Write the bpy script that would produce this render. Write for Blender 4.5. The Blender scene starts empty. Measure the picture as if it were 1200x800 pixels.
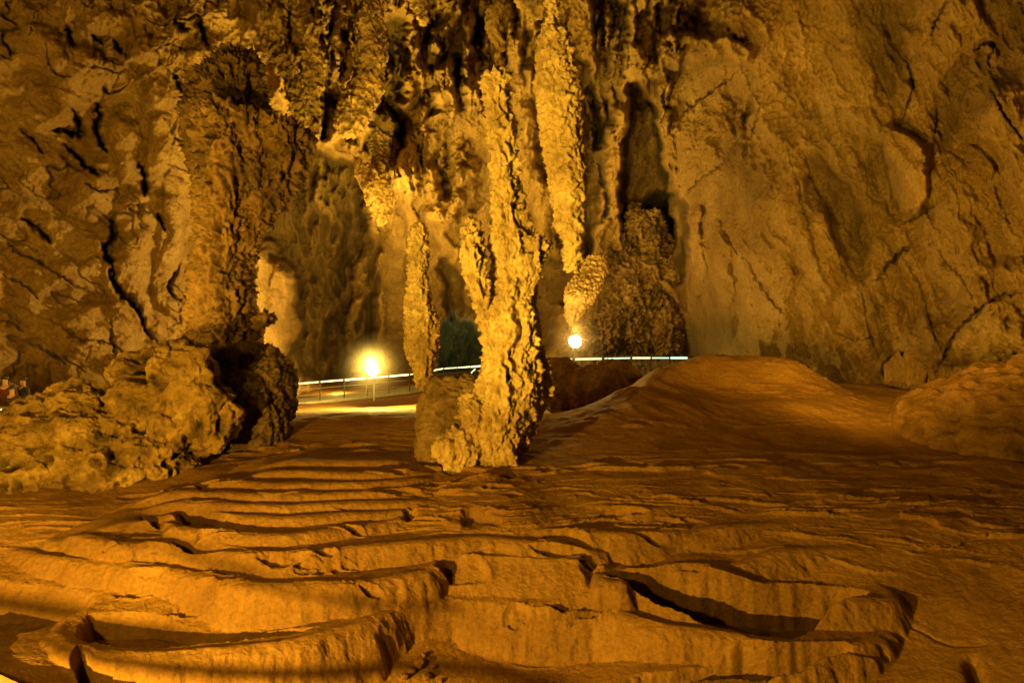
import bpy, bmesh, math, random
import numpy as np
from mathutils import Vector
random.seed(7)
RNG = np.random.RandomState(11)
scene = bpy.context.scene
COL = scene.collection
F = 700.0          # focal length of the camera in units of a 1200 wide picture
ZC = 3.6           # camera height above the lowest basin
PI = math.pi

# ------------------------------------------------------------------ helpers
def at(px, py, d):
    """world point seen towards (px,py) at distance d along +Y"""
    return ((px-600)/F*d, d, ZC-(py-400)/F*d)
def atz(px, py, z):
    """point at height z (relative to the eye) seen towards (px,py)"""
    return at(px, py, -z*F/(py-400.0))

def tag(o, label=None, cat=None, group=None, kind=None):
    if label: o['label'] = label
    if cat: o['category'] = cat
    if group: o['group'] = group
    if kind: o['kind'] = kind
    return o
def empty(name, loc=(0,0,0)):
    o = bpy.data.objects.new(name, None); COL.objects.link(o); o.location = loc
    o.empty_display_size = .2
    return o
def link(name, me, mat, parent=None):
    o = bpy.data.objects.new(name, me); COL.objects.link(o)
    if mat: me.materials.append(mat)
    if parent:
        o.parent = parent
        o.location = -Vector(parent.location)
    return o
def smooth(me):
    me.polygons.foreach_set('use_smooth', np.ones(len(me.polygons), dtype=bool)); me.update()

# ------------------------------------------------------------------ noise
PERM = RNG.permutation(4096).astype(np.int64)
def h2(i, j, s=0):
    return PERM[(PERM[(PERM[(i+s*131) & 4095]+j) & 4095]+s*17) & 4095]
def h3(i, j, k, s=0):
    return PERM[(PERM[(PERM[(i+s*131) & 4095]+j) & 4095]+k) & 4095]
ang = RNG.rand(4096)*2*PI
G2 = np.stack([np.cos(ang), np.sin(ang)], 1).astype(np.float32)
g3 = RNG.randn(4096, 3); G3 = (g3/np.linalg.norm(g3, axis=1)[:, None]).astype(np.float32)
RX = RNG.rand(4096).astype(np.float32); RY = RNG.rand(4096).astype(np.float32); RZ = RNG.rand(4096).astype(np.float32)
def fade(t): return t*t*t*(t*(t*6-15)+10)
def n2(x, y, s=0):
    i = np.floor(x).astype(np.int64); j = np.floor(y).astype(np.int64)
    fx = (x-i).astype(np.float32); fy = (y-j).astype(np.float32)
    u, v = fade(fx), fade(fy)
    def c(a, b):
        g = G2[h2(i+a, j+b, s)]
        return g[..., 0]*(fx-a)+g[..., 1]*(fy-b)
    return ((c(0,0)*(1-u)+c(1,0)*u)*(1-v)+(c(0,1)*(1-u)+c(1,1)*u)*v)*1.45
def n3(p, s=0):
    q = np.floor(p).astype(np.int64); f = (p-q).astype(np.float32)
    i, j, k = q[:,0], q[:,1], q[:,2]
    u, v, w = fade(f[:,0]), fade(f[:,1]), fade(f[:,2])
    def c(a, b, d):
        g = G3[h3(i+a, j+b, k+d, s)]
        return g[:,0]*(f[:,0]-a)+g[:,1]*(f[:,1]-b)+g[:,2]*(f[:,2]-d)
    x0 = (c(0,0,0)*(1-u)+c(1,0,0)*u)*(1-v)+(c(0,1,0)*(1-u)+c(1,1,0)*u)*v
    x1 = (c(0,0,1)*(1-u)+c(1,0,1)*u)*(1-v)+(c(0,1,1)*(1-u)+c(1,1,1)*u)*v
    return (x0*(1-w)+x1*w)*1.5
def fbm2(x, y, o=4, s=0, g=.5, ridge=False):
    r = 0; a = 1; t = 0
    for k in range(o):
        n = n2(x*2**k+k*7.3, y*2**k-k*3.1, s+k)
        if ridge: n = 1-2*np.abs(n)
        r = r+a*n; t += a; a *= g
    return r/t
def fbm3(p, o=4, s=0, g=.5, ridge=False):
    r = 0; a = 1; t = 0
    for k in range(o):
        n = n3(p*2**k+k*7.3, s+k)
        if ridge: n = 1-2*np.abs(n)
        r = r+a*n; t += a; a *= g
    return r/t
def w2(x, y, s=0):
    i = np.floor(x).astype(np.int64); j = np.floor(y).astype(np.int64)
    a = np.full(x.shape, 9., np.float32); b = a.copy()
    for di in (-1,0,1):
        for dj in (-1,0,1):
            h = h2(i+di, j+dj, s)
            d = (i+di+RX[h]-x)**2+(j+dj+RY[h]-y)**2
            b = np.minimum(b, np.maximum(a, d)); a = np.minimum(a, d)
    return np.sqrt(a), np.sqrt(b)
def w3(p, s=0):
    q = np.floor(p).astype(np.int64); i, j, k = q[:,0], q[:,1], q[:,2]
    a = np.full(len(p), 9., np.float32); b = a.copy()
    for di in (-1,0,1):
        for dj in (-1,0,1):
            for dk in (-1,0,1):
                h = h3(i+di, j+dj, k+dk, s)
                d = (i+di+RX[h]-p[:,0])**2+(j+dj+RY[h]-p[:,1])**2+(k+dk+RZ[h]-p[:,2])**2
                b = np.minimum(b, np.maximum(a, d)); a = np.minimum(a, d)
    return np.sqrt(a), np.sqrt(b)
def sstep(a, b, x):
    t = np.clip((x-a)/(b-a), 0, 1); return t*t*(3-2*t)

def seg_dist(X, Y, pts, closed):
    d = np.full(X.shape, 1e9, np.float32); n = len(pts)
    for k in range(n if closed else n-1):
        ax, ay = pts[k][:2]; bx, by = pts[(k+1) % n][:2]
        vx, vy = bx-ax, by-ay; L = vx*vx+vy*vy+1e-9
        t = np.clip(((X-ax)*vx+(Y-ay)*vy)/L, 0, 1)
        d = np.minimum(d, (X-ax-t*vx)**2+(Y-ay-t*vy)**2)
    return np.sqrt(d)
def poly_sd(X, Y, pts):
    """signed distance to a closed outline, positive inside"""
    d = seg_dist(X, Y, pts, True); ins = np.zeros(X.shape, bool); n = len(pts)
    for k in range(n):
        ax, ay = pts[k][:2]; bx, by = pts[(k+1) % n][:2]
        if abs(ay-by) < 1e-9: continue
        c = ((ay > Y) != (by > Y)) & (X < (bx-ax)*(Y-ay)/(by-ay)+ax)
        ins ^= c
    return np.where(ins, d, -d)
def catmull(pts, n=6, closed=False):
    pts = [np.array(p, float) for p in pts]; out = []; m = len(pts)
    for k in range(m if closed else m-1):
        if closed: p0, p1, p2, p3 = (pts[(k+q) % m] for q in (-1,0,1,2))
        else: p0, p1, p2, p3 = pts[max(k-1,0)], pts[k], pts[k+1], pts[min(k+2,m-1)]
        for t in np.arange(n)/n:
            out.append(.5*((2*p1)+(-p0+p2)*t+(2*p0-5*p1+4*p2-p3)*t*t+(-p0+3*p1-3*p2+p3)*t**3))
    if not closed: out.append(pts[-1])
    return out
class RBF:
    def __init__(s, pts, vals, c):
        s.p = np.array(pts, float); s.c = c; n = len(pts)
        K = s.k(s.p[:,0][:,None]-s.p[:,0], s.p[:,1][:,None]-s.p[:,1])+np.eye(n)*-1e-3*c
        A = np.zeros((n+1, n+1)); A[:n,:n] = K; A[:n,n] = 1; A[n,:n] = 1
        s.w = np.linalg.solve(A, np.append(np.array(vals, float), 0))
    def k(s, dx, dy): return -np.sqrt(dx*dx+dy*dy+s.c**2)
    def __call__(s, X, Y):
        r = np.full(X.shape, s.w[-1])
        for k in range(len(s.p)): r += s.w[k]*s.k(X-s.p[k,0], Y-s.p[k,1])
        return r

def grid_mesh(name, V, nr, nc, attrs=None, flip=False):
    me = bpy.data.meshes.new(name)
    me.vertices.add(len(V)); me.vertices.foreach_set('co', np.asarray(V, np.float32).ravel())
    r = np.arange(nr-1)[:, None]*nc; c = np.arange(nc-1)[None, :]
    a = (r+c).ravel()
    q = np.stack([a, a+1, a+nc+1, a+nc], 1)
    if flip: q = q[:, ::-1]
    nf = len(q)
    me.loops.add(nf*4); me.loops.foreach_set('vertex_index', q.astype(np.int32).ravel())
    me.polygons.add(nf); me.polygons.foreach_set('loop_start', np.arange(nf, dtype=np.int32)*4)
    me.update(calc_edges=True)
    add_attrs(me, attrs); smooth(me)
    return me
def add_attrs(me, attrs):
    for k, a in (attrs or {}).items():
        at_ = me.attributes.new(k, 'FLOAT', 'POINT'); at_.data.foreach_set('value', np.asarray(a, np.float32).ravel())

# ------------------------------------------------------------------ materials
def nodes(m):
    m.use_nodes = True; nt = m.node_tree; nt.nodes.clear()
    return nt, nt.nodes, nt.links
def rock_mat(name, light, mid, dark, scale=1.0, bump=.5, fine=18., rough=.8, stain=.5, stretch=1., wet=0., green=0., bdist=.9):
    m = bpy.data.materials.new(name); nt, N, L = nodes(m)
    out = N.new('ShaderNodeOutputMaterial'); b = N.new('ShaderNodeBsdfPrincipled'); L.new(b.outputs[0], out.inputs[0])
    geo = N.new('ShaderNodeNewGeometry'); mp = N.new('ShaderNodeMapping'); mp.inputs['Scale'].default_value = (1,1,1/stretch)
    L.new(geo.outputs['Position'], mp.inputs[0])
    def noise(sc, det, ro=.6, dist=0.):
        n = N.new('ShaderNodeTexNoise'); n.inputs['Scale'].default_value = sc; n.inputs['Detail'].default_value = det
        n.inputs['Roughness'].default_value = ro; n.inputs['Distortion'].default_value = dist
        L.new(mp.outputs[0], n.inputs['Vector']); return n
    a = noise(.55*scale, 8, .62, .4); rp = N.new('ShaderNodeValToRGB'); e = rp.color_ramp.elements
    e[0].position = .33; e[0].color = (*dark, 1); e[1].position = .68; e[1].color = (*light, 1)
    k = e.new(.5); k.color = (*mid, 1)
    L.new(a.outputs['Fac'], rp.inputs[0])
    # fine speckle
    sp = noise(fine*.6, 6, .7); mr = N.new('ShaderNodeMapRange'); mr.inputs[1].default_value = .3; mr.inputs[2].default_value = .7
    mr.inputs[3].default_value = .68; mr.inputs[4].default_value = 1.2; L.new(sp.outputs['Fac'], mr.inputs[0])
    mx = N.new('ShaderNodeMix'); mx.data_type = 'RGBA'; mx.blend_type = 'MULTIPLY'; mx.inputs[0].default_value = 1
    L.new(rp.outputs[0], mx.inputs[6]); L.new(mr.outputs[0], mx.inputs[7])
    # stains, crevice dirt and painted light and shade carried by the mesh
    at_ = N.new('ShaderNodeAttribute'); at_.attribute_name = 'tint'
    ml = N.new('ShaderNodeMix'); ml.data_type = 'RGBA'; ml.blend_type = 'MULTIPLY'; ml.inputs[0].default_value = 1
    ad = N.new('ShaderNodeMath'); ad.operation = 'ADD'; ad.inputs[1].default_value = 1.0; L.new(at_.outputs['Fac'], ad.inputs[0])
    L.new(mx.outputs[2], ml.inputs[6]); L.new(ad.outputs[0], ml.inputs[7])
    last = ml.outputs[2]
    if green > 0:
        ag = N.new('ShaderNodeAttribute'); ag.attribute_name = 'green'
        gm = N.new('ShaderNodeMix'); gm.data_type = 'RGBA'; L.new(ag.outputs['Fac'], gm.inputs[0]); L.new(last, gm.inputs[6]); gm.inputs[7].default_value = (.045,.075,.035,1)
        last = gm.outputs[2]
    L.new(last, b.inputs['Base Color'])
    b.inputs['Roughness'].default_value = rough; b.inputs['Specular IOR Level'].default_value = .3+wet
    # bump
    f1 = noise(fine, 8, .72, .2); f2 = noise(fine*.22, 6, .6, .6)
    v = N.new('ShaderNodeTexVoronoi'); v.inputs['Scale'].default_value = fine*.45; L.new(mp.outputs[0], v.inputs['Vector'])
    s1 = N.new('ShaderNodeMath'); s1.operation = 'MULTIPLY_ADD'; s1.inputs[1].default_value = 1.6
    L.new(f2.outputs['Fac'], s1.inputs[0]); L.new(f1.outputs['Fac'], s1.inputs[2])
    s2 = N.new('ShaderNodeMath'); s2.operation = 'MULTIPLY_ADD'; s2.inputs[1].default_value = -.45
    L.new(v.outputs['Distance'], s2.inputs[0]); L.new(s1.outputs[0], s2.inputs[2])
    bp = N.new('ShaderNodeBump'); bp.inputs['Strength'].default_value = bump; bp.inputs['Distance'].default_value = bdist/fine
    L.new(s2.outputs[0], bp.inputs['Height']); L.new(bp.outputs[0], b.inputs['Normal'])
    return m
def flat_mat(name, col, rough=.5, metal=0., emit=None, es=0.):
    m = bpy.data.materials.new(name); nt, N, L = nodes(m)
    out = N.new('ShaderNodeOutputMaterial'); b = N.new('ShaderNodeBsdfPrincipled'); L.new(b.outputs[0], out.inputs[0])
    tc = N.new('ShaderNodeTexCoord'); n = N.new('ShaderNodeTexNoise'); n.inputs['Scale'].default_value = 9; n.inputs['Detail'].default_value = 5
    L.new(tc.outputs['Object'], n.inputs['Vector'])
    rp = N.new('ShaderNodeValToRGB'); e = rp.color_ramp.elements
    e[0].position = .3; e[0].color = (*[c*.65 for c in col], 1); e[1].position = .7; e[1].color = (*[min(1, c*1.2) for c in col], 1)
    L.new(n.outputs['Fac'], rp.inputs[0]); L.new(rp.outputs[0], b.inputs['Base Color'])
    b.inputs['Roughness'].default_value = rough; b.inputs['Metallic'].default_value = metal
    if emit:
        b.inputs['Emission Color'].default_value = (*emit, 1); b.inputs['Emission Strength'].default_value = es
    return m
M_wall = rock_mat('cave_limestone', (.50,.33,.13), (.40,.25,.09), (.28,.165,.055), 1., 1., 15., .85, green=1, bdist=2.4)
M_floor = rock_mat('flowstone', (.34,.185,.042), (.27,.138,.028), (.19,.09,.018), 1.2, .75, 30., .75, stretch=.7, wet=.02)
M_pale = rock_mat('pale_calcite', (.66,.48,.22), (.54,.37,.15), (.36,.23,.09), 2., 1., 18., .85, bdist=1.4)
M_brown = rock_mat('brown_calcite', (.36,.24,.10), (.24,.15,.06), (.11,.065,.03), 2., .9, 12., .85)
M_boulder = rock_mat('boulder_crust', (.66,.43,.12), (.40,.24,.06), (.10,.06,.02), 3.4, 1., 20., .85, bdist=1.6)
M_steel = flat_mat('galvanised_steel', (.32,.31,.28), .4, .7)
M_dark = flat_mat('dark_metal', (.05,.045,.04), .5, .5)
M_conc = flat_mat('walkway_concrete', (.34,.32,.24), .85)
M_led = flat_mat('led_strip_warm', (.8,.8,.7), .4, 0, (1,.88,.25), 6.)
M_ledc = flat_mat('led_strip_cool', (.8,.85,.8), .4, 0, (.62,1,.72), 1.25)
M_leddim = flat_mat('led_strip_dim', (.8,.8,.7), .4, 0, (.9,.95,.45), 1.3)
M_lamp = flat_mat('flood_lamp_glass', (.9,.85,.7), .3, 0, (1,.85,.42), 60.)

# ------------------------------------------------------------------ cave floor
base_px = [(0,800,-3.0),(40,772,-3.02),(600,800,-3.55),(600,768,-3.5),(740,787,-3.3),(850,800,-3.2),(1080,770,-3.05),(1200,800,-3.02),(1500,800,-2.7),(-200,760,-3.0),(30,735,-3.08),
 (1100,715,-2.82),(1200,690,-2.6),(1450,690,-2.2),(60,700,-2.97),(250,655,-2.68),(0,655,-2.75),(-250,640,-2.6),(450,655,-2.68),(600,645,-2.64),(860,655,-2.66),(1000,660,-2.6),(1100,640,-2.42),
 (400,600,-2.42),(800,600,-2.33),(1100,600,-2.22),(1250,600,-2.15),(100,592,-2.36),(0,612,-2.42),(-200,600,-2.3),
 (600,560,-2.1),(900,550,-2.02),(1150,545,-1.95),(400,545,-2.12),(250,548,-2.2),(600,525,-1.94),(900,512,-1.84),(1000,505,-1.75),
 (400,508,-1.86),(340,497,-1.8),(400,486,-1.66),(470,486,-1.66),(550,495,-1.74),(700,497,-1.68),(760,470,-1.36),(820,455,-1.2),(735,458,-1.25),(765,440,-.9),(800,427,-.62),(835,422,-.5),(865,421,-.48),(905,421,-.48),(930,427,-.58),
 (940,478,-1.40),(905,455,-1.15),(960,456,-1.32),(1060,453,-1.32),(1000,470,-1.5),(1100,480,-1.45),(1200,470,-1.3),(640,495,-1.75)]
base_d = [(560,6.9,-3.35),(680,6.7,-3.4),(600,6.3,-3.55),(600,7.35,-2.95),(300,5.0,-3.5),(150,5.0,-3.5),(450,5.9,-3.55),(600,4.5,-3.6),(900,5.0,-3.2),(200,6.2,-3.2),(330,6.0,-3.2),(800,6.4,-3.2),(950,6.2,-3.2),(200,3.5,-3.6),(900,3.5,-3.2),(0,3.5,-3.1),(1200,3.5,-3.1),(400,20,-2.3),(450,28,-2.95),(300,26,-2.9),(200,20,-2.6),(100,17,-2.5),(0,15,-2.4),(-200,14,-2.2),(560,36,-2.6),(850,21,-1.3),(900,20,-1.15),(760,27,-1.8),(680,20,-2.3),(650,16,-2.1),
 (700,17,-1.9),(735,15.5,-1.5),(640,30,-2.4),(950,21,-1.4),(1060,22,-1.5),(1300,18,-1.),(600,60,-2),(-300,50,-2),(1400,50,-2)]
pts, vals = [], []
for (a, b, z) in base_px: p = atz(a, b, z); pts.append(p[:2]); vals.append(z)
for (a, d, z) in base_d: pts.append(((a-600)/F*d, d)); vals.append(z)
for i_ in range(len(pts)):
    for j_ in range(i_):
        q_ = math.dist(pts[i_], pts[j_])
        if abs(vals[i_]-vals[j_])/q_ > 1.: print('STEEP', pts[i_], vals[i_], pts[j_], vals[j_])
floor_rbf = RBF(pts, vals, .35)

rims = [ # level, outline, lip, riser slope
 (-2.94, [(60,738),(64,750),(78,760),(130,766),(250,763),(330,755),(400,738),(450,718),(482,703),(500,697),(540,697),(600,702),(700,711),(760,728),(850,745),(900,756),(960,758),(1010,750),(1050,735),(1045,715),(1030,695),(880,655),(500,650),(200,690),(100,712)], .03, 3.5),
 (-2.65, [(-150,628),(-60,634),(0,641),(60,650),(100,657),(180,665),(250,675),(310,683),(400,682),(450,677),(490,671),(508,664),(520,652),(560,620),(500,600),(-150,600)], .02, 4.5),
 (-2.931, [(503,697),(530,698),(600,702),(660,706),(700,708),(722,690),(735,670),(700,650),(520,650),(500,664)], .0, 3.5),
 (-2.70, [(700,676),(728,682),(742,678),(765,682),(800,691),(857,697),(935,694),(1000,700),(1042,703),(1050,694),(1020,675),(960,655),(740,640),(712,650)], .02, 3.),
 (-2.585, [(724,646),(745,655),(775,662),(820,671),(870,676),(915,681),(940,675),(935,655),(900,640),(740,632)], .015, 3.),
 (-2.45, [(120,632),(205,634),(260,642),(340,646),(400,640),(480,634),(560,628),(640,634),(720,628),(640,600),(120,600)], .012, 2.5),
 (-2.36, [(60,612),(150,608),(200,614),(265,622),(340,624),(420,614),(500,606),(560,612),(610,606),(560,590),(200,590)], .012, 2.5),
 (-2.29, [(160,594),(230,600),(320,604),(400,601),(470,597),(540,590),(570,580),(500,570),(200,575)], .015, 3),
 (-2.22, [(140,582),(210,586),(320,590),(420,587),(490,584),(535,577),(552,570),(500,560),(200,560)], .015, 3),
 (-2.15, [(130,574),(220,574),(330,577),(420,575),(500,570),(540,564),(548,556),(500,548),(200,550)], .015, 3),
 (-2.08, [(180,562),(260,562),(360,565),(450,562),(510,557),(536,551),(528,543),(400,536),(260,540)], .015, 3),
 (-2.00, [(250,550),(330,550),(420,552),(490,549),(528,543),(524,536),(440,524),(330,530)], .015, 3),
 (-1.93, [(300,534),(400,538),(470,536),(505,528),(440,512),(340,518)], .01, 2),
 (-2.40, [(560,622),(650,618),(740,622),(830,615),(930,618),(980,608),(900,600),(600,600)], .01, 2),
 (-2.26, [(580,592),(680,588),(760,594),(860,586),(960,592),(1040,584),(900,570),(600,570)], .01, 2),
 (-2.12, [(890,575),(960,580),(1060,572),(1120,590),(1160,586),(1160,560),(1080,556),(930,560)], .01, 2.5),
 (-2.48, [(830,640),(900,644),(980,640),(1060,646),(1150,640),(1220,634),(1200,620),(1000,620)], .01, 1.6),
 (-2.33, [(760,608),(850,614),(960,610),(1080,614),(1180,606),(1200,590),(960,588)], .01, 1.8),
 (-2.19, [(700,576),(800,580),(900,576),(1000,580),(1040,572),(900,562),(740,564)], .01, 1.8),
 (-2.05, [(640,555),(740,558),(860,553),(980,556),(1060,550),(960,540),(700,542)], .01, 1.6),
 (-1.90, [(660,528),(760,532),(900,528),(1040,532),(1100,520),(1000,505),(700,510)], .01, 1.6),
]
pools = [ # outline, level of the water line, depth, softness
 ([(78,742),(90,752),(140,757),(230,755),(300,749),(385,733),(340,724),(260,716),(160,708),(96,716)], -2.94, .30, .10),
 ([(0,735),(70,725),(110,706),(60,694),(-60,690),(-80,730)], -3.0, .3, .25),
 ([(690,692),(735,706),(790,724),(860,740),(925,750),(948,742),(965,733),(1022,725),(1030,720),(1000,706),(900,699),(800,693),(740,685)], -2.94, .30, .08),
 ([(752,668),(785,680),(830,688),(908,690),(880,682),(820,676),(780,668)], -2.70, .20, .05),
 ([(640,700),(665,707),(700,710),(728,708),(700,702),(670,698)], -2.9, .12, .05),
 ([(202,642),(225,652),(285,655),(290,650),(250,644),(215,638)], -2.57, .22, .07),
 ([(300,659),(330,663),(365,661),(350,655),(320,655)], -2.57, .09, .05),
 ([(160,608),(178,615),(196,616),(190,609),(170,604)], -2.42, .2, .06),
 ([(204,604),(222,617),(260,619),(300,618),(270,610),(235,601)], -2.38, .20, .06),
 ([(112,622),(140,630),(160,628),(140,620),(120,617)], -2.44, .12, .06),
 ([(60,618),(75,622),(82,619),(70,614)], -2.42, .08, .05),
 ([(222,570),(240,574),(262,572),(240,566)], -2.15, .12, .05),
 ([(268,552),(285,556),(300,554),(285,549)], -2.02, .10, .04),
 ([(470,603),(478,609),(488,606),(486,600),(475,599)], -2.36, .16, .05),
 ([(538,604),(550,612),(588,612),(575,606),(550,600)], -2.34, .16, .05),
 ([(530,618),(545,622),(560,619),(548,613)], -2.4, .08, .04),
 ([(585,557),(595,562),(610,560),(600,555)], -2.1, .12, .05),
 ([(627,555),(640,558),(650,556),(640,553)], -2.1, .08, .04),
 ([(587,586),(600,588),(612,586),(600,584)], -2.26, .10, .04),
 ([(380,676),(420,680),(470,676),(440,672)], -2.57, .09, .05),
 ([(620,656),(650,660),(690,657),(660,653)], -2.68, .07, .04),
 ([(515,540),(520,548),(535,551),(545,546),(530,540)], -2.02, .22, .05),
 ([(340,644),(370,646),(395,644),(370,640)], -2.46, .06, .04),
 ([(735,630),(790,640),(840,641),(800,634)], -2.52, .05, .05),
 ([(1060,668),(1095,672),(1110,668),(1170,666),(1120,664)], -2.5, .05, .04),
 ([(890,571),(900,578),(935,580),(905,574)], -2.13, .08, .04),
 ([(1088,576),(1096,590),(1105,590),(1098,578)], -2.1, .12, .04),
 ([(1155,572),(1162,591),(1166,591),(1158,571)], -2.05, .10, .04),
 ([(705,797),(740,781),(800,781),(900,783),(985,782),(975,792),(900,798),(820,796),(760,798)], -3.2, .16, .05),
 ([(80,800),(95,785),(110,796),(135,802),(110,812)], -3.2, .25, .05),
]
cracks_floor = [ # polyline on the floor, width m, depth m
 ([(1142,735),(1155,760),(1170,772),(1200,768),(1230,760)], .05, .12),
 ([(900,742),(960,730),(1030,722)], .03, .05),
 ([(1060,706),(1110,720),(1150,726)], .03, .03),
 ([(880,659),(930,660)], .02, .04),
 ([(1070,670),(1165,667)], .015, .05),
]
nc, nr = 1150, 1500
tx = np.linspace(-1.15, 1.15, nc)
cut = [3.6, 5.2, 8.2, 10.5, 18, 60]; cnt = [60, 640, 320, 330, 150]
dd = np.concatenate([np.linspace(cut[k], cut[k+1], cnt[k], endpoint=(k == 4)) for k in range(5)]); nr = len(dd)
TX, D = np.meshgrid(tx, dd); X = TX*D; Y = D
wx = .10*fbm2(X*1.1, Y*1.1, 3, 5); wy = .10*fbm2(X*1.1+40, Y*1.1, 3, 6)
XW = X+wx+.018*n2(X*9, Y*9, 8); YW = Y+wy+.018*n2(X*9+30, Y*9, 9)
Z = floor_rbf(X, Y)
Z = Z+.05*fbm2(X*.8, Y*.8, 3, 1)*sstep(3, 8, Y)+.02*fbm2(X*2.2, Y*3, 3, 2)
near = Y < 15
# large soft folds on the rising mound at the right
fold = sstep(11.2, 13, Y)*(1-sstep(17, 19, Y))*sstep(.5, 2, X)
Z += fold*.10*fbm2(X*.9+Y*.5, Y*.35-X*.2, 4, 13, ridge=True)
# micro gours: contour steps of a gently warped slope
def gours(Z, step, s, amp, sharp=.16):
    t = (Z+amp*fbm2(X*.32+s, Y*1.0, 4, 20+s, .42))/step
    fl = np.floor(t); fr = t-fl
    st = RX[(fl.astype(np.int64)*37+s*11) & 4095]**1.5*sstep(-.35, .3, fbm2(X*1.1+3*s+fl*.37, Y*2.1, 2, 44+s))
    g = sstep(0, sharp, fr)*.9+.1*fr+.14*np.exp(-((fr-sharp)/.08)**2)
    return Z+step*(g-fr)*st*1.6
mm = sstep(7.3, 8.3, Y)*(1-sstep(11.5, 13.5, Y))
mk = mm*(1-.5*sstep(1, 3.5, X))*(.4+.6*sstep(-.35, .2, fbm2(X*.5+9, Y*.7, 3, 31)))
Z = Z*(1-mk)+gours(Z, .075, 1, .22)*mk; Z = Z*(1-.6*mk)+gours(Z, .035, 2, .12)*.6*mk
mk2 = sstep(6.2, 7., Y)*(1-sstep(8.2, 9.5, Y))*sstep(-2.5, -.5, X)*(1-sstep(5.5, 7.5, X))*.9
Z = Z*(1-mk2)+gours(Z, .05, 3, .2)*mk2; Z = Z*(1-mk2)+gours(Z, .022, 4, .12)*mk2
far_hill = sstep(11.6, 12.5, Y)*(1-sstep(15, 17, Y))*sstep(4., 6., X)*.6
Z = Z*(1-far_hill)+gours(Z, .09, 5, .2, .3)*far_hill
tint = np.zeros_like(Z)
lip_acc = np.zeros_like(Z)
for (z, ol, lip, slope) in rims:
    w = [atz(a, b, z)[:2] for (a, b) in catmull(ol, 4, True)]
    xs = [p[0] for p in w]; ys = [p[1] for p in w]
    bb = (X > min(xs)-1) & (X < max(xs)+1) & (Y > min(ys)-1) & (Y < max(ys)+1)
    sd = poly_sd(XW[bb], YW[bb], w)
    out = np.maximum(-sd, 0)
    # fluted rounded riser
    flute = .05*fbm2(X[bb]*5, Y[bb]*5, 3, 50)
    rr = .16 if z < -2.5 else .10
    T = z-.03-slope*1.1*(np.sqrt(out**2+rr**2)-rr)-flute*sstep(.02, .2, out)*1.2
    T = T-np.maximum(sd-.05, 0)*.05+lip*np.exp(-((sd-.06)/.07)**2)
    inside = sd > 0
    if z == -2.931: T = z-.02-slope*1.1*(np.sqrt(out**2+rr**2)-rr)+.95*np.clip(sd-.08, 0, .36)
    else: T = T-sstep(.3, 1.6, sd)*(.5 if z < -2.6 else .06)       # far behind its rim the terrace sinks back into the slope
    if z > -2.6:        # and its ends melt into the ground
        rt = [p[0]/p[1] for p in w]
        for e in (w[rt.index(min(rt))], w[rt.index(max(rt))]):
            T = T-.2*(1-sstep(0, 1., np.hypot(X[bb]-e[0], Y[bb]-e[1])))
    k = .035; Zb = Z[bb]
    h = np.clip(.5+.5*(T-Zb)/k, 0, 1)
    Z[bb] = Zb*(1-h)+T*h+k*h*(1-h)
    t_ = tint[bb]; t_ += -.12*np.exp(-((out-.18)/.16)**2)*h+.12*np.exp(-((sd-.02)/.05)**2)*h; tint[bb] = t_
for (ol, z, dep, soft) in pools:
    if z > -2.8: dep *= .6; soft *= 1.8
    w = [atz(a, b, z)[:2] for (a, b) in catmull(ol, 4, True)]
    xs = [p[0] for p in w]; ys = [p[1] for p in w]
    bb = (X > min(xs)-.5) & (X < max(xs)+.5) & (Y > min(ys)-.5) & (Y < max(ys)+.5)
    sd = poly_sd(XW[bb], YW[bb], w)-(.07 if z == -2.94 else 0)
    m_ = sstep(-.01, soft, sd)
    zz = Z[bb]; tgt = np.minimum(zz, z-dep+.06*fbm2(X[bb]*2, Y[bb]*2, 3, 9))
    Z[bb] = zz*(1-m_)+tgt*m_
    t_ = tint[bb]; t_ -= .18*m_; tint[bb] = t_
rs = random.Random(21)
for k in range(70):      # little crescent basins on the treads
    px_ = rs.uniform(120, 820) if k % 3 else rs.uniform(150, 640); py_ = rs.uniform(552, 690)
    if py_ > 655: continue
    x0, y0 = atz(px_, py_, -2.5+(690-py_)/138*.45)[:2]; hw_ = rs.uniform(.08, .42); hd = hw_*rs.uniform(.16, .4); dep = rs.uniform(.04, .11)
    bb = (np.abs(X-x0) < hw_*1.6) & (np.abs(Y-y0) < hd*3+.15)
    if not bb.any(): continue
    u_ = (XW[bb]-x0)/hw_; v_ = (YW[bb]-y0)/hd+u_*u_*rs.uniform(-.6, 1.2)
    q = 1-np.sqrt(u_*u_+v_*v_); m_ = sstep(0, .3, q)
    zz = Z[bb]; zz -= dep*m_; zz += .018*np.exp(-((q+.12)/.14)**2); Z[bb] = zz
for (pl, wd, dep) in cracks_floor:
    w = [atz(a, b, -2.7)[:2] if b > 640 else atz(a, b, -2.2)[:2] for (a, b) in catmull(pl, 4)]
    d_ = seg_dist(XW, YW, w, False); Z -= dep*np.exp(-(d_/wd)**2)
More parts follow.
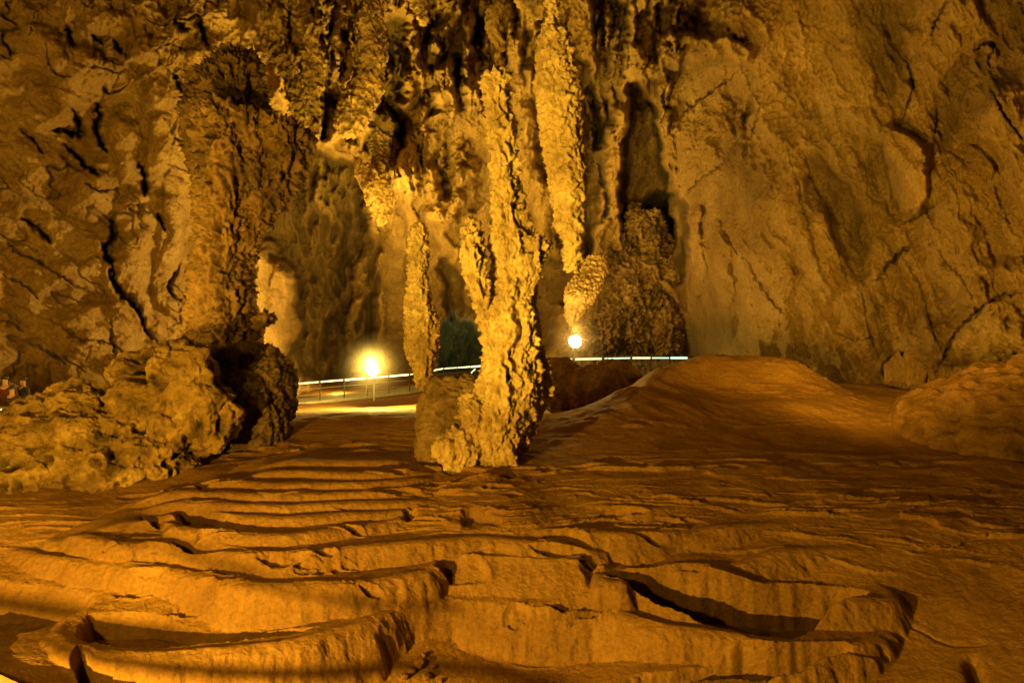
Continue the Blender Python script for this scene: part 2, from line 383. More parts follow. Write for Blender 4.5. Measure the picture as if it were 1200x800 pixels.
# surface grain: dribble texture on steep parts, streaks running down the slope on flat parts
gy = np.gradient(Z, axis=0)/np.gradient(Y, axis=0)
steep = sstep(.5, 1.6, np.abs(gy))
Z += steep*near*(.014*fbm2(X*3, Y*3, 3, 59, .6, ridge=True)+.026*fbm2(X*11, Y*11, 3, 60, .6)+.016*fbm2(X*24, Y*24, 2, 64))
Z += (1-steep)*near*(.004*fbm2(X*3+Y*1, Y*10, 3, 70)+.0025*n2(X*26, Y*40, 71))
tr = sstep(4, 5.5, X)*(1-sstep(8, 9.2, Y))*near      # rippled slope at lower right
Z += tr*(.035*fbm2(X*1.4+Y*1.1, Y*2.2-X*1.0, 4, 80, .55, ridge=True))
V = np.stack([X, Y, Z+ZC], -1).reshape(-1, 3)
fx = np.ones_like(Z)*0
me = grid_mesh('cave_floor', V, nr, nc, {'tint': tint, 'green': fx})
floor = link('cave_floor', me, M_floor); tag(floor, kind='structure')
def floor_z(x, y):
    j = np.clip(np.searchsorted(dd, y), 0, nr-1); i = int(np.clip(round((x/dd[j]+1.15)/2.3*(nc-1)), 0, nc-1))
    return Z[j, i]+ZC

# ------------------------------------------------------------------ cave wall (and the vault it leans into)
a1 = np.concatenate([np.linspace(-520, -24, 60), np.arange(-20, 1222, 1.25), np.linspace(1230, 1750, 60)])
b1 = np.concatenate([np.linspace(-600, -24, 50), np.arange(-20, 500, 1.25), np.linspace(506, 620, 14)])
PX, PY = np.meshgrid(a1, b1[::-1])
ctl = [(-500,9,10),(-500,6,300),(-300,12,200),(-300,11,450),(-300,9,-200),(0,15,0),(0,18,200),(0,19.5,450),(120,16.5,0),(120,19,200),(120,21,430),(220,18,0),(220,21,200),(220,23,430),
 (300,19,0),(310,24,200),(300,26,430),(345,20,60),(350,28,200),(350,34,420),(410,20,20),(410,24,150),(410,38,300),(410,42,430),(480,22,0),(480,25,150),(480,31,260),(480,40,380),(480,44,440),
 (560,23,0),(560,27,150),(560,34,280),(560,46,400),(560,50,440),(640,24,0),(640,28,150),(640,35,300),(640,36,430),(720,24,0),(720,28,150),(720,33,300),(720,36,430),
 (790,21,0),(790,24,120),(790,29,250),(800,31,350),(800,34,430),(860,17.5,0),(860,21,120),(860,22,300),(860,22.5,430),(930,16.5,0),(930,18.5,200),(930,20,430),(1000,16.,0),(1000,17.5,200),(1000,19,450),
 (1100,14.5,0),(1100,15.5,200),(1100,17.5,450),(1200,12.5,0),(1200,13.5,200),(1200,15.5,450),(1400,9,0),(1400,10.5,450),(1750,6,200),(1750,5,-300),
 (600,17,-250),(600,10,-600),(0,10,-300),(1200,8,-300),(1750,4,-600),(-500,5,-600),(100,7,-600),(1100,6,-600),(600,40,600),(0,19,600),(1200,15,600)]
base_wall = RBF([(c[0]/100, c[2]/100) for c in ctl], [math.log(c[1]) for c in ctl], .25)
Dp = np.exp(base_wall(PX/100, PY/100))
wv = 14*fbm2(PX/60, PY/60, 4, 101, .55); wv2 = 14*fbm2(PX/60+50, PY/60, 4, 102, .55)
wq = 16*fbm2(PX/22, PY/22, 4, 105, .6); wq2 = 16*fbm2(PX/22+9, PY/22, 4, 106, .6)
QX, QY = PX+wv*1.+wq*.4, PY+wv2*1.+wq2*.4
ux = PX+.9*wv; uy = PY+.9*wv2
wt = np.zeros_like(PX); gr = np.zeros_like(PX)
# hollows (+) and buttresses (-): outline, change of distance m, edge softness px, tint (painted shade in hollows, stains at right), green
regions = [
 ([(322,205),(345,182),(385,178),(418,200),(428,250),(440,330),(430,440),(345,440),(335,400),(345,330),(310,290),(318,240)], 4.5, 10, -.4, 0),  # shade of the deep recess painted in as dark tint
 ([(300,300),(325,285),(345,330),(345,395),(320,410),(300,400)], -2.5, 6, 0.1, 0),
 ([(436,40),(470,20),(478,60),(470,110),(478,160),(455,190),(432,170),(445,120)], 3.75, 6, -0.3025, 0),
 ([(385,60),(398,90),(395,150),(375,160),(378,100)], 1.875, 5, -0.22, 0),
 ([(733,118),(745,100),(765,130),(775,180),(785,240),(782,300),(735,290),(728,200)], 4., 5, -.5, 0),  # dark tint paints the column's cast shadow
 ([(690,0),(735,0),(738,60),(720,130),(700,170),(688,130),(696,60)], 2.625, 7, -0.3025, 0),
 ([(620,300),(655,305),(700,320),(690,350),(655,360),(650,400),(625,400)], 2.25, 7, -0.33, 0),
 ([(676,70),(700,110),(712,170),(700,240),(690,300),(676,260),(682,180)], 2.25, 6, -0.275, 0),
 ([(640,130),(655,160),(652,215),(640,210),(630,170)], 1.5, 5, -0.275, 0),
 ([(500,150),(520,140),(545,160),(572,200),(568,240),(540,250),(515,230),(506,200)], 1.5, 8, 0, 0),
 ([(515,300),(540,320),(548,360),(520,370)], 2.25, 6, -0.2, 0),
 ([(515,375),(565,385),(570,440),(512,440)], 2.25, 6, 0, .8),  # green paints teal lamplight onto the rock of this opening
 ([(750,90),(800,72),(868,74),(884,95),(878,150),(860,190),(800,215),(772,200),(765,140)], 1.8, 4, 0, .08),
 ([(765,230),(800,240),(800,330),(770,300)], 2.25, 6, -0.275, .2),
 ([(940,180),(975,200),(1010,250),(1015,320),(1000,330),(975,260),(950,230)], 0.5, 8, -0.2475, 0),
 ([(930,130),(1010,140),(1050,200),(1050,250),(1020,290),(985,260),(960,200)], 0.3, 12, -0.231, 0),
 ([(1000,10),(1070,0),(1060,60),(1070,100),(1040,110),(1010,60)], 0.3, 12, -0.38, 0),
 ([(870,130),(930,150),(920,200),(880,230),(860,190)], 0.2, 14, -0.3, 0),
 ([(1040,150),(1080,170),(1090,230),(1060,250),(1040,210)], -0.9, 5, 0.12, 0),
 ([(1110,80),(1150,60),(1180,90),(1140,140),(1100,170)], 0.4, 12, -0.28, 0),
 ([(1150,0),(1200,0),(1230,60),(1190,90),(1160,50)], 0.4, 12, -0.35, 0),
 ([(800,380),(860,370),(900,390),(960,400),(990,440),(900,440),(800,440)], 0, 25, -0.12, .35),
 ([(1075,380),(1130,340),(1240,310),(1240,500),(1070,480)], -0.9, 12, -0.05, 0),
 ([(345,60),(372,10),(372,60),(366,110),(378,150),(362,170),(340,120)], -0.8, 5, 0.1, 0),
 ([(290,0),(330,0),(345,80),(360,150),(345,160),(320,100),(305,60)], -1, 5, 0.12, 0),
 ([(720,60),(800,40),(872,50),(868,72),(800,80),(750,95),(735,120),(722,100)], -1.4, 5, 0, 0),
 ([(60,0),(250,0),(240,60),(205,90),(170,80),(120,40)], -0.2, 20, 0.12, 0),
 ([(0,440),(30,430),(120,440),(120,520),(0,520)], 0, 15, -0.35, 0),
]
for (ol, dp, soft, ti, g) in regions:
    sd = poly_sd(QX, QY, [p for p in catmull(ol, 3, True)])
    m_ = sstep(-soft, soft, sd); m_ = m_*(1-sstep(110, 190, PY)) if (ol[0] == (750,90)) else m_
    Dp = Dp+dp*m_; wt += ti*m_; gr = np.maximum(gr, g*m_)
# lumps: px, py, rx, ry, forward m
lumps = [(420,28,30,48,2.2),(432,78,20,24,1.6),(413,122,22,36,2.2),(443,108,10,16,1.2),(446,226,24,44,2.4),(400,70,22,30,1.4),(470,190,24,26,1.6),(395,20,20,30,1.2),
 (455,150,16,22,1.2),(510,72,16,26,1.8),(527,90,12,22,1.5),(516,118,18,24,1.6),(534,136,12,16,1.3),(548,70,10,34,1.5),(556,105,9,26,1.3),(496,136,6,22,1.5),(508,178,14,24,1.4),
 (485,165,8,18,1.1),(470,152,7,20,1.3),(530,165,12,20,1.0),(500,222,26,44,1.2),(545,205,22,48,1.2),(520,45,14,22,1.5),(575,40,12,34,2),(590,15,14,26,1.5),(605,55,14,34,1.8),(580,80,10,20,1.5),
 (622,12,14,24,2.4),(612,120,16,60,1.2),(628,90,10,28,1.2),(620,190,18,60,1.2),(636,250,16,40,1.4),(650,110,14,50,1.),(560,12,14,20,1.3),(535,15,16,22,1.3),(478,15,16,30,1.),(700,90,10,60,.8),
 (735,150,12,50,1.),(745,60,22,34,1.4),(770,75,30,18,1.2),(780,40,40,30,1.),(825,50,34,22,.9),(855,20,30,24,.9),(716,200,16,60,1.),(700,260,12,40,.8),(720,130,8,40,1.2),(870,150,6,40,.6),
 (895,70,30,50,.5),(905,120,20,50,.4),(880,30,30,30,.6),(1005,165,30,40,.4),(1130,230,40,60,.5),(1110,310,60,60,.6),(1165,130,40,40,.5),(960,300,30,60,.5),(1010,370,30,70,.4),(900,340,30,70,.5),(840,320,20,60,.7),
 (815,300,10,60,.9),(825,190,16,40,.3),(1180,340,60,40,.8),(1160,400,90,30,1.),(40,60,50,30,.6),(90,90,40,40,.6),(130,30,30,16,.6),(60,130,40,30,.5),(170,60,24,20,.8),(215,30,20,20,.8),(240,80,20,30,.8),(190,110,30,40,.5),
 (30,200,50,40,.7),(100,230,40,30,.7),(160,270,30,50,.6),(60,330,50,40,.6),(150,340,30,60,.5),(200,300,20,70,.7),(20,400,60,40,.5),(110,400,50,50,.5),(190,180,22,50,.8),(205,240,14,40,.7),(145,170,16,50,.5),
 (335,330,18,50,.9),(385,300,20,70,1.2),(420,350,14,60,1.5),(365,380,16,50,1.2),(460,300,20,50,1.6),(440,380,16,50,1.6),(540,330,18,50,1.5),(300,40,14,40,1.),(330,40,16,40,1.3),(350,70,16,40,1.5),(355,20,14,26,1.4),(330,110,12,34,1.4),(350,140,10,26,1.3)]
for k, (x, y, rx, ry, am) in enumerate(lumps):
    q = ((QX-x)/rx)**2+((QY-y)/ry)**2
    ok = q < 1
    Dp[ok] -= am*.85*np.sqrt(1-q[ok])**1.3*1.0
rs = random.Random(3)
for k in range(90):
    x = rs.uniform(300, 560); y = rs.uniform(-20, 250)
    if x < 370 and y > 150: continue
    r_ = rs.uniform(7, 20); q = ((QX-x)/r_)**2+((QY-y)/(r_*rs.uniform(1.1, 2.)))**2; ok = q < 1
    Dp[ok] -= r_*.06*np.sqrt(1-q[ok])
for pl_, w0, am in (([(436,262),(428,300),(420,340),(412,380),(408,410)], 9, 1.6),([(446,300),(436,330),(424,350),(414,352)], 5, 1.2),([(470,190),(474,240),(486,262)], 10, 1.4),([(508,200),(512,260),(530,300)], 9, 1.),([(380,190),(374,230),(384,260)],5,.8)):
    d_ = seg_dist(QX, QY, catmull(pl_, 4), False); Dp -= am*np.sqrt(np.clip(1-(d_/w0)**2, 0, 1)); wt += .3*np.exp(-(d_/w0)**2)
tz = sstep(505, 520, QX)*(1-sstep(570, 590, QX))*sstep(365, 380, QY)
Dp -= tz*(2.*fbm2(PX/16, PY/34, 3, 181, .55, ridge=True))
rec = sstep(330, 350, QX)*(1-sstep(425, 445, QX))*sstep(185, 215, QY)
Dp -= rec*(1.6*fbm2(PX/26, PY/60, 4, 171, .55, ridge=True)+.5*(1-w2(ux/9., uy/15., 12)[0]))
# stalactite fringe: many small hanging lobes scattered over the vault in the middle
rs = random.Random(5)
for k in range(230):
    x = rs.uniform(365, 800); y = rs.uniform(-30, 210 if x < 560 else 160)
    if 560 < x < 690 and y > 70 and rs.random() < .5: continue
    rx = rs.uniform(3, 9); ry = rx*rs.uniform(1.8, 4.)
    bb = (np.abs(PX-x) < rx*2+12) & (np.abs(PY-y) < ry+16)
    yy = (QY[bb]-y)/ry; w_ = rx*(1.05-.75*np.clip(yy*.5+.5, 0, 1))
    q = ((QX[bb]-x)/w_)**2+yy**2
    Dp[bb] -= np.where(q < 1, rs.uniform(.5, 1.5)*np.sqrt(np.maximum(1-q, 0)), 0)
# cracks: outline polylines, half width px, depth m
cracks = [([(58,156),(72,152),(86,156),(94,152),(92,140),(84,128)], 4.5, 1.8),([(112,122),(118,138),(114,152),(124,178)], 4.5, 1.6),([(75,170),(90,182),(102,196),(115,205)], 3.5, 1.2),([(163,192),(170,208),(170,228)], 4.5, 1.3),
 ([(28,256),(44,268),(60,284)], 3.2, 1.2),([(131,258),(134,276),(122,288),(124,300),(134,314),(134,330),(146,348),(162,366),(170,384),(182,402)], 4.2, 1.8),([(184,252),(192,270)], 3, 1.),([(216,300),(200,335),(212,352)], 2.2, .7),
 ([(10,285),(25,300),(50,310),(85,330),(110,345)], 1.6, .5),([(0,320),(30,335),(45,350)], 1.6,.5),([(20,150),(40,165),(50,180)],2,.5),([(100,215),(115,225),(140,222)],1.6,.5),([(55,375),(90,395),(130,405),(160,430)],1.4,.4),
 ([(30,400),(60,415),(78,425)],1.5,.5),([(130,375),(132,400),(134,420)],1.6,.4),([(120,100),(130,110),(150,100)],2.2,.7),([(52,45),(60,80),(85,90)],1.5,.4),
 ([(80,30),(88,55)],3,.9),([(108,40),(120,52)],3,.9),([(132,48),(142,62)],3,.9),([(205,25),(222,36)],4,1.),([(232,20),(242,55)],3.5,1.),([(205,85),(215,105)],3,.9),
 ([(800,134),(830,112),(872,78)],2.,.6),([(800,230),(820,208),(850,190)],2,.4),([(885,90),(890,130),(882,160)],3,.6),([(1090,42),(1098,20),(1108,2)],2,.6),([(1062,70),(1070,90),(1064,120),(1054,150)],2,.5),
 ([(1100,120),(1098,140),(1096,154)],1.6,.5),([(1140,60),(1152,52),(1166,54),(1160,70),(1168,86)],3,.7),([(1158,100),(1172,125),(1190,150),(1200,165)],1.8,.5),([(1032,322),(1050,300),(1066,288)],4,.9),
 ([(1036,326),(1020,330)],2,.4),([(1058,262),(1080,252),(1096,244)],2.2,.6),([(944,185),(952,215),(975,250)],2,.4),([(872,300),(895,340),(918,370)],2.2,.5),([(852,270),(866,300)],2,.4),([(975,388),(1000,398),(1020,396)],1.2,.3),
 ([(1035,438),(1036,428),(1056,412)],2,.5),([(1036,436),(1042,450)],2,.5),([(1130,360),(1150,365),(1140,375)],1.5,.3),([(1050,290),(1075,330),(1100,400),(1110,420)],2,.4),([(1085,280),(1120,320),(1140,350)],2,.35),([(1200,345),(1160,355),(1120,390),(1095,440)],3,.6),
 ([(905,95),(915,105),(930,120)],2,.3),([(960,210),(985,300),(995,330)],2.5,.4),([(925,180),(945,250),(962,320)],2.5,.4),([(1010,330),(1015,380),(1030,420)],2,.3),([(700,190),(712,230),(705,260)],4,1.2)]
for (pl, hw, dep) in cracks:
    pl = catmull(pl, 4); xs = [p[0] for p in pl]; ys = [p[1] for p in pl]
    bb = (PX > min(xs)-30) & (PX < max(xs)+30) & (PY > min(ys)-30) & (PY < max(ys)+30)
    d_ = seg_dist(PX[bb]+wv[bb]*.45+2.5*n2(PX[bb]/6, PY[bb]/6, 5), PY[bb]+wv2[bb]*.45+2.5*n2(PX[bb]/6, PY[bb]/6, 6), pl, False)
    mx_, my_ = pl[len(pl)//2]; ln_ = math.hypot(max(xs)-min(xs), max(ys)-min(ys))*.6+4
    dep = dep*(.5 if mx_ > 795 else .75); hw = hw*(.75 if mx_ > 795 else 1.)
    tp_ = np.clip(1.15-(np.hypot(PX[bb]-mx_, PY[bb]-my_)/ln_)**2, .05, 1)
    hh_ = hw*tp_*(.75+.7*n2(PX[bb]/9, PY[bb]/9, 77)).clip(.25, 2)
    c_ = np.exp(-(d_/hh_)**2)*tp_
    z_ = Dp[bb]; z_ += dep*c_; Dp[bb] = z_
    t_ = wt[bb]; t_ -= .55*c_; wt[bb] = t_
# regional relief
mid = sstep(300, 370, QX)*(1-sstep(790, 850, QX))                     # drapery zone
topl = sstep(40, 100, PX)*(1-sstep(300, 340, PX))*(1-sstep(60, 120, QY-.1*PX))
left = (1-sstep(300, 340, PX)); right = sstep(780, 850, PX)
f1, f2 = w2(ux/15., uy/24., 3); g1, g2 = w2(ux/6.5, uy/9., 4)
upper = (1-sstep(230, 330, PY))
Dp -= mid*((.45*(1-f1*f1*1.4)+.34*fbm2(ux/30, uy/50, 4, 111, .5, ridge=True))*(.55+.45*upper)+.16*(1-g1*1.3)+.22*fbm2(PX/7, PY/11, 4, 112, .65, ridge=True))
Dp -= (left+right)*.035*fbm2(PX/6, PY/6, 3, 113, .65, ridge=True)
Dp -= topl*(.30*(1-f1*1.2)+.16*(1-g1*1.3)+.3*fbm2(ux/22, uy/22, 4, 115, .6, ridge=True))
Dp -= mid*upper*.16*np.abs(fbm2(ux/13, uy/18, 3, 118, .5))*-1.6
diag = (PX+PY*.8); dia2 = (PY-PX*.55)
Dp -= left*(.8*fbm2(diag/100, dia2/45, 4, 121, .42)+.28*fbm2(ux/80, uy/55+ux/120, 3, 122, .42, ridge=True)+.05*fbm2(diag/20, dia2/9, 3, 123))
dr = PX-PY*.45; dr2 = PY+PX*.3
Dp -= right*(.8*fbm2(dr/60, dr2/110, 5, 131, .5)+.5*fbm2(dr/44+wv/28, PY/130, 5, 132, .52, ridge=True)+.07*fbm2(dr/9, PY/22, 3, 133))
c1_ = np.abs(fbm2(diag/120+wv/50, dia2/50+wv2/50, 3, 151, .45)); c2_ = np.abs(fbm2(dr/75+wv/50, dr2/150, 3, 152, .45)); c3_ = np.abs(fbm2(PX/70+wv/40, PY/90+wv2/40, 3, 153, .5))
cm = sstep(-.1, .3, fbm2(PX/90, PY/90, 2, 154))
cr_ = (left*np.exp(-(c1_/.022)**2)+right*np.exp(-(c2_/.018)**2)*.6+(left+right)*.6*np.exp(-(c3_/.012)**2))*cm
Dp += (.35*left+.16*right)*cr_; wt -= (.25*left+.1*right)*cr_
fluff = right*(1-sstep(40, 75, np.hypot((PX-905)*.9, (PY-95)*.55)))
Dp -= fluff*(.22*(1-g1*1.3)+.12*fbm2(PX/6, PY/6, 3, 134, .6)); wt += fluff*.25
crust = sstep(700, 740, PX)*(1-sstep(870, 890, PX))*(1-sstep(70, 90, QY))
Dp -= crust*.3*(1-g1*1.5)
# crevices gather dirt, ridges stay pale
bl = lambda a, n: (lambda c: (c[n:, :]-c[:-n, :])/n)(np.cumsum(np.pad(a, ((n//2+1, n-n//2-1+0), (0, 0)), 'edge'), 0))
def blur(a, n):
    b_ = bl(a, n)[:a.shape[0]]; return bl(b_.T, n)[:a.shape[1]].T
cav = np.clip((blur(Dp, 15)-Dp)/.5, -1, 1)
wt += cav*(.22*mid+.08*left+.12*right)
wt += .16*fbm2(PX/50, PY/90, 4, 140)
# dark vertical seep stains
wt -= .22*right*sstep(.05, .5, fbm2(dr/30, PY/160, 4, 141))
wt -= .14*mid*sstep(0, .5, fbm2(PX/24, PY/90, 4, 142))
Dp = np.maximum(Dp, 4)
V = np.stack([(PX-600)/F*Dp, Dp, ZC-(PY-400)/F*Dp], -1).reshape(-1, 3)
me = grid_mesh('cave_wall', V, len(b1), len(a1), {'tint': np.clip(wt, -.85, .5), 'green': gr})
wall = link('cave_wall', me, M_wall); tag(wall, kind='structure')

# ------------------------------------------------------------------ rocks fused from rough lumps, then eroded
def ellipsoid(bm, c, r, rot=0., seg=20):
    ret = bmesh.ops.create_uvsphere(bm, u_segments=seg, v_segments=seg//2, radius=1)
    cr, sr = math.cos(rot), math.sin(rot)
    for v in ret['verts']:
        x, y, z = v.co.x*r[0], v.co.y*r[1], v.co.z*r[2]
        x, z = x*cr-z*sr, x*sr+z*cr
        v.co = (c[0]+x, c[1]+y, c[2]+z)
def sweep(bm, path, n=16):
    """path of (x,y,z,rx,ry) rings along a mostly vertical line"""
    path = catmull(path, 5); rings = []
    for p in path:
        rings.append([bm.verts.new((p[0]+math.cos(t)*p[3], p[1]+math.sin(t)*p[4], p[2])) for t in [2*PI*k/n for k in range(n)]])
    for a, b in zip(rings[:-1], rings[1:]):
        for k in range(n): bm.faces.new((a[k], a[(k+1) % n], b[(k+1) % n], b[k]))
    bm.faces.new(rings[0][::-1]); bm.faces.new(rings[-1])
def pathpx(rows, d, dd_=0, squash=.9):
    out = []
    for r in rows:
        px, py, w = r[:3]; de = d+(r[3] if len(r) > 3 else 0)
        x, y, z = at(px, py, de); out.append((x, y, z, w/F*de, w/F*de*squash))
    return out
def rock(name, builder, voxel, disp, mat, parent=None, smooth_it=3, origin=None):
    bm = bmesh.new(); builder(bm); bmesh.ops.recalc_face_normals(bm, faces=bm.faces)
    me = bpy.data.meshes.new(name+'_rough'); bm.to_mesh(me); bm.free()
    o = bpy.data.objects.new('rough', me); COL.objects.link(o)
    m = o.modifiers.new('r', 'REMESH'); m.mode = 'VOXEL'; m.voxel_size = voxel
    if smooth_it:
        s = o.modifiers.new('s', 'SMOOTH'); s.iterations = smooth_it; s.factor = .6
    dg = bpy.context.evaluated_depsgraph_get(); dg.update()
    out = bpy.data.meshes.new_from_object(o.evaluated_get(dg)); bpy.data.objects.remove(o); bpy.data.meshes.remove(me)
    out.name = name; n = len(out.vertices)
    P = np.empty(n*3, np.float32); out.vertices.foreach_get('co', P); P = P.reshape(-1, 3)
    Nn = np.empty(n*3, np.float32); out.vertices.foreach_get('normal', Nn); Nn = Nn.reshape(-1, 3)
    dv, t = disp(P.astype(np.float64), Nn)
    P = P+(Nn*dv[:, None] if dv.ndim == 1 else dv)
    org = Vector(origin) if origin else Vector((float(P[:,0].mean()), float(P[:,1].mean()), float(P[:,2].min())))
    P = P-np.array(org, np.float32)
    out.vertices.foreach_set('co', P.astype(np.float32).ravel()); add_attrs(out, {'tint': np.clip(t, -.8, .5), 'green': t*0})
    out.materials.clear(); smooth(out); out.update()
    ob = link(name, out, mat); ob.location = org
    return ob
def bark(big=.12, cell=(.16,.16,.26), amp=.07, flute=.05, fr=.7, seed=0, fine=.02, pit=0., shrink=0.):
    """knobbly dripstone crust: large lumps, vertical flutes, cracked popcorn cells"""
    c = np.array(cell)
    def f(P, Nn):
        W = P+.10*np.stack([n3(P*6, seed+11), n3(P*6+9, seed+12), n3(P*6+19, seed+13)], 1)*min(c)*4+.12*np.stack([n3(P*2.1, seed+1), n3(P*2.1+9, seed+2), n3(P*2.1+19, seed+3)], 1)
        a = fbm3(P*fr*np.array([1,1,.6]), 4, seed+4)
        fl = fbm3(W*np.array([5.,5.,.6]), 3, seed+5, .5, ridge=True)
        d1, d2 = w3(W/c, seed+6); e1, e2 = w3(W/(c*.45), seed+7)
        cellv = np.clip((d2-d1)*2.4, 0, 1); cell2 = np.clip((e2-e1)*2.2, 0, 1)
        msk = .35+.65*sstep(-.3, .3, n3(P*2.3, seed+14)); cellv = 1-(1-cellv)*msk
        knob = fbm3(W/c[None]*.9, 4, seed+15, .6, ridge=True)
        dv = big*a*1.6+flute*fl*1.5+amp*.5*(cellv**.7-.55)+amp*.5*(cell2**.8-.5)+amp*1.1*knob+fine*2.4*fbm3(P*13*np.array([1,1,.7]), 3, seed+8, .65, ridge=True)
        pm = sstep(.05, .38, fbm3(W*2.4, 4, seed+9, .6)); dv -= pit*pm
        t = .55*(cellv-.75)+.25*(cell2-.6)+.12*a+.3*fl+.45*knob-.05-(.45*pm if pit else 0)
        return dv-dv.mean()-shrink, t
    return f

# main column
def b_main(bm):
    sweep(bm, pathpx([(583,84,12,0),(582,96,15,0),(585,130,15,0),(590,170,16,0),(592,210,18,0),(594,245,20,0),(600,285,25,0),(600,330,24,0),(600,370,31,0),(601,420,37,0),(600,455,42,0),(592,490,40,0),(585,520,36,0),(578,552,32,0)], 10.2))
    sweep(bm, pathpx([(614,272,14,0),(628,281,15,-.1),(631,292,15,-.12),(622,308,17,-.1),(614,335,16,0),(610,365,16,0)], 10.1))          # flared shelf
    sweep(bm, pathpx([(552,254,6,0),(551,266,12,-.1),(552,290,17,-.2),(556,320,16,-.2),(563,348,13,-.1),(574,380,14,0),(582,410,16,0)], 10.1))   # left lobe
    sweep(bm, pathpx([(600,250,12),(606,270,16),(600,290,18)], 10.1))
    sweep(bm, pathpx([(622,390,6,.1),(630,412,10,.1),(636,440,12,.1),(632,465,12,.1),(620,490,13,0),(608,530,14,0)], 10.2))        # right buttress
    sweep(bm, pathpx([(596,400,12,-.3),(588,450,18,-.35),(582,500,20,-.35),(576,530,20,-.3),(572,552,20,-.3)], 10.2))
    sweep(bm, pathpx([(582,440,8,-.2),(577,470,10,-.25),(568,500,13,-.3),(561,525,16,-.3),(556,552,18,-.25)], 10.2))     # toe on the left
    ellipsoid(bm, at(540,528,10.0), (.42,.4,.42), .5); ellipsoid(bm, at(562,500,10.1), (.36,.36,.6), .3)
    sweep(bm, pathpx([(604,430,8,-.35),(600,470,11,-.4),(596,510,14,-.4),(590,552,16,-.35)], 10.2))
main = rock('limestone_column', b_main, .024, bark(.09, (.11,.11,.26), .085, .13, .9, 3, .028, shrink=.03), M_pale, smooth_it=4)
tag(main, 'tall knobbly golden limestone column with a flared shelf, rising from the terraces at the centre', 'rock column')

def b_mo(bm):
    ellipsoid(bm, at(530,500,10.5), (.62,.5,.70), .25)
    ellipsoid(bm, at(515,481,10.7), (.36,.4,.48), 0)
    ellipsoid(bm, at(548,474,10.7), (.36,.4,.5), 0); ellipsoid(bm, at(525,464,10.7), (.4,.4,.34), 0)
    ellipsoid(bm, at(508,518,10.4), (.3,.4,.42), 0)
def d_mo(P, Nn):
    W = P+.15*np.stack([n3(P*2, 301), n3(P*2+9, 302), n3(P*2+19, 303)], 1)
    a = fbm3(P*1.3, 3, 304); r = fbm3(W*np.array([4,4,9.]), 4, 305, .6, ridge=True)
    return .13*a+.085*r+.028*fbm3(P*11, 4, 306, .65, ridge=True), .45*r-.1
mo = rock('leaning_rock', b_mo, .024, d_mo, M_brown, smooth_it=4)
tag(mo, 'squat rough brown rock leaning on the left foot of the central column', 'rock')

def b_st(bm):
    sweep(bm, pathpx([(647,-60,9,0),(646,-10,8,0),(648,16,7,0),(648,30,11,0),(650,50,19,0),(652,80,23,0),(655,115,27,0),(657,150,26,0),(662,190,24,0),(664,230,20,0),(667,265,17,0),(668,290,14,0),(670,306,10,0),(672,318,4,0)], 10.45))
bs_ = bark(.07, (.17,.17,.19), .085, .03, 1., 21, .03, shrink=0.)
st = rock('stalactite', b_st, .030, lambda P, Nn: (lambda r: (r[0], r[1]+.22))(bs_(P, Nn)), M_pale, smooth_it=3)
tag(st, 'long thick golden stalactite right of the column, hanging from a thin pinched neck', 'stalactite', 'hanging stalactites')

def b_s2(bm):
    sweep(bm, pathpx([(492,262,5,0),(490,275,11,0),(490,300,13,0),(491,330,14,0),(493,360,19,0),(494,385,21,0),(494,410,20,0),(495,430,14,0),(493,446,8,0),(492,456,5,0)], 12))
s2 = rock('stalactite', b_s2, .026, bark(.06, (.11,.11,.17), .07, .06, 1.2, 33, .028, shrink=.02), M_pale, smooth_it=3)
tag(s2, 'slim ragged brown stalactite left of the column, swollen low and pointed below', 'stalactite', 'hanging stalactites')

# big left stalagmite
def b_sl(bm):
    sweep(bm, pathpx([(280,58,12,.9),(276,76,26,.9),(270,100,38,.9),(268,130,44,.9),(264,170,42,.9),(264,210,36,.9),(264,260,30,.9),(264,320,28,.9),(264,400,28,.9)], 13.2))
    sweep(bm, pathpx([(262,122,12,0),(260,136,24,0),(266,160,34,0),(272,200,35,0),(266,240,32,0),(260,290,31,0),(259,330,32,0),(260,370,34,0),(262,410,40,0)], 12.8))
    sweep(bm, pathpx([(320,140,20,0),(326,150,30,0),(330,170,32,0),(330,195,26,0),(318,225,24,0),(304,250,16,0),(294,280,12,0),(284,320,8,0)], 12.9))
    sweep(bm, pathpx([(290,124,9,-.1),(290,140,16,-.1),(300,170,20,0),(300,220,22,0)], 12.7))
    ellipsoid(bm, at(312,376,12.8), (.16,.16,.2), 0)
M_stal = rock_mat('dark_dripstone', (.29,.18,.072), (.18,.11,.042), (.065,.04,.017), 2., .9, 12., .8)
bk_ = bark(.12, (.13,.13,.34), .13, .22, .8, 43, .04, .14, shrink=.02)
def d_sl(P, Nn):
    dv, t = bk_(P, Nn); return dv, t+np.where(P[:,1] < 13.3, .45, -.3)-.25*sstep(ZC+1., ZC-.5, P[:,2])  # painted lamplight: front face lighter, rear dome dimmer
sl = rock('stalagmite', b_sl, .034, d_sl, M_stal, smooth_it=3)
tag(sl, 'massive dark brown ragged stalagmite with a drooping crusted head, standing behind the left boulder', 'stalagmite')

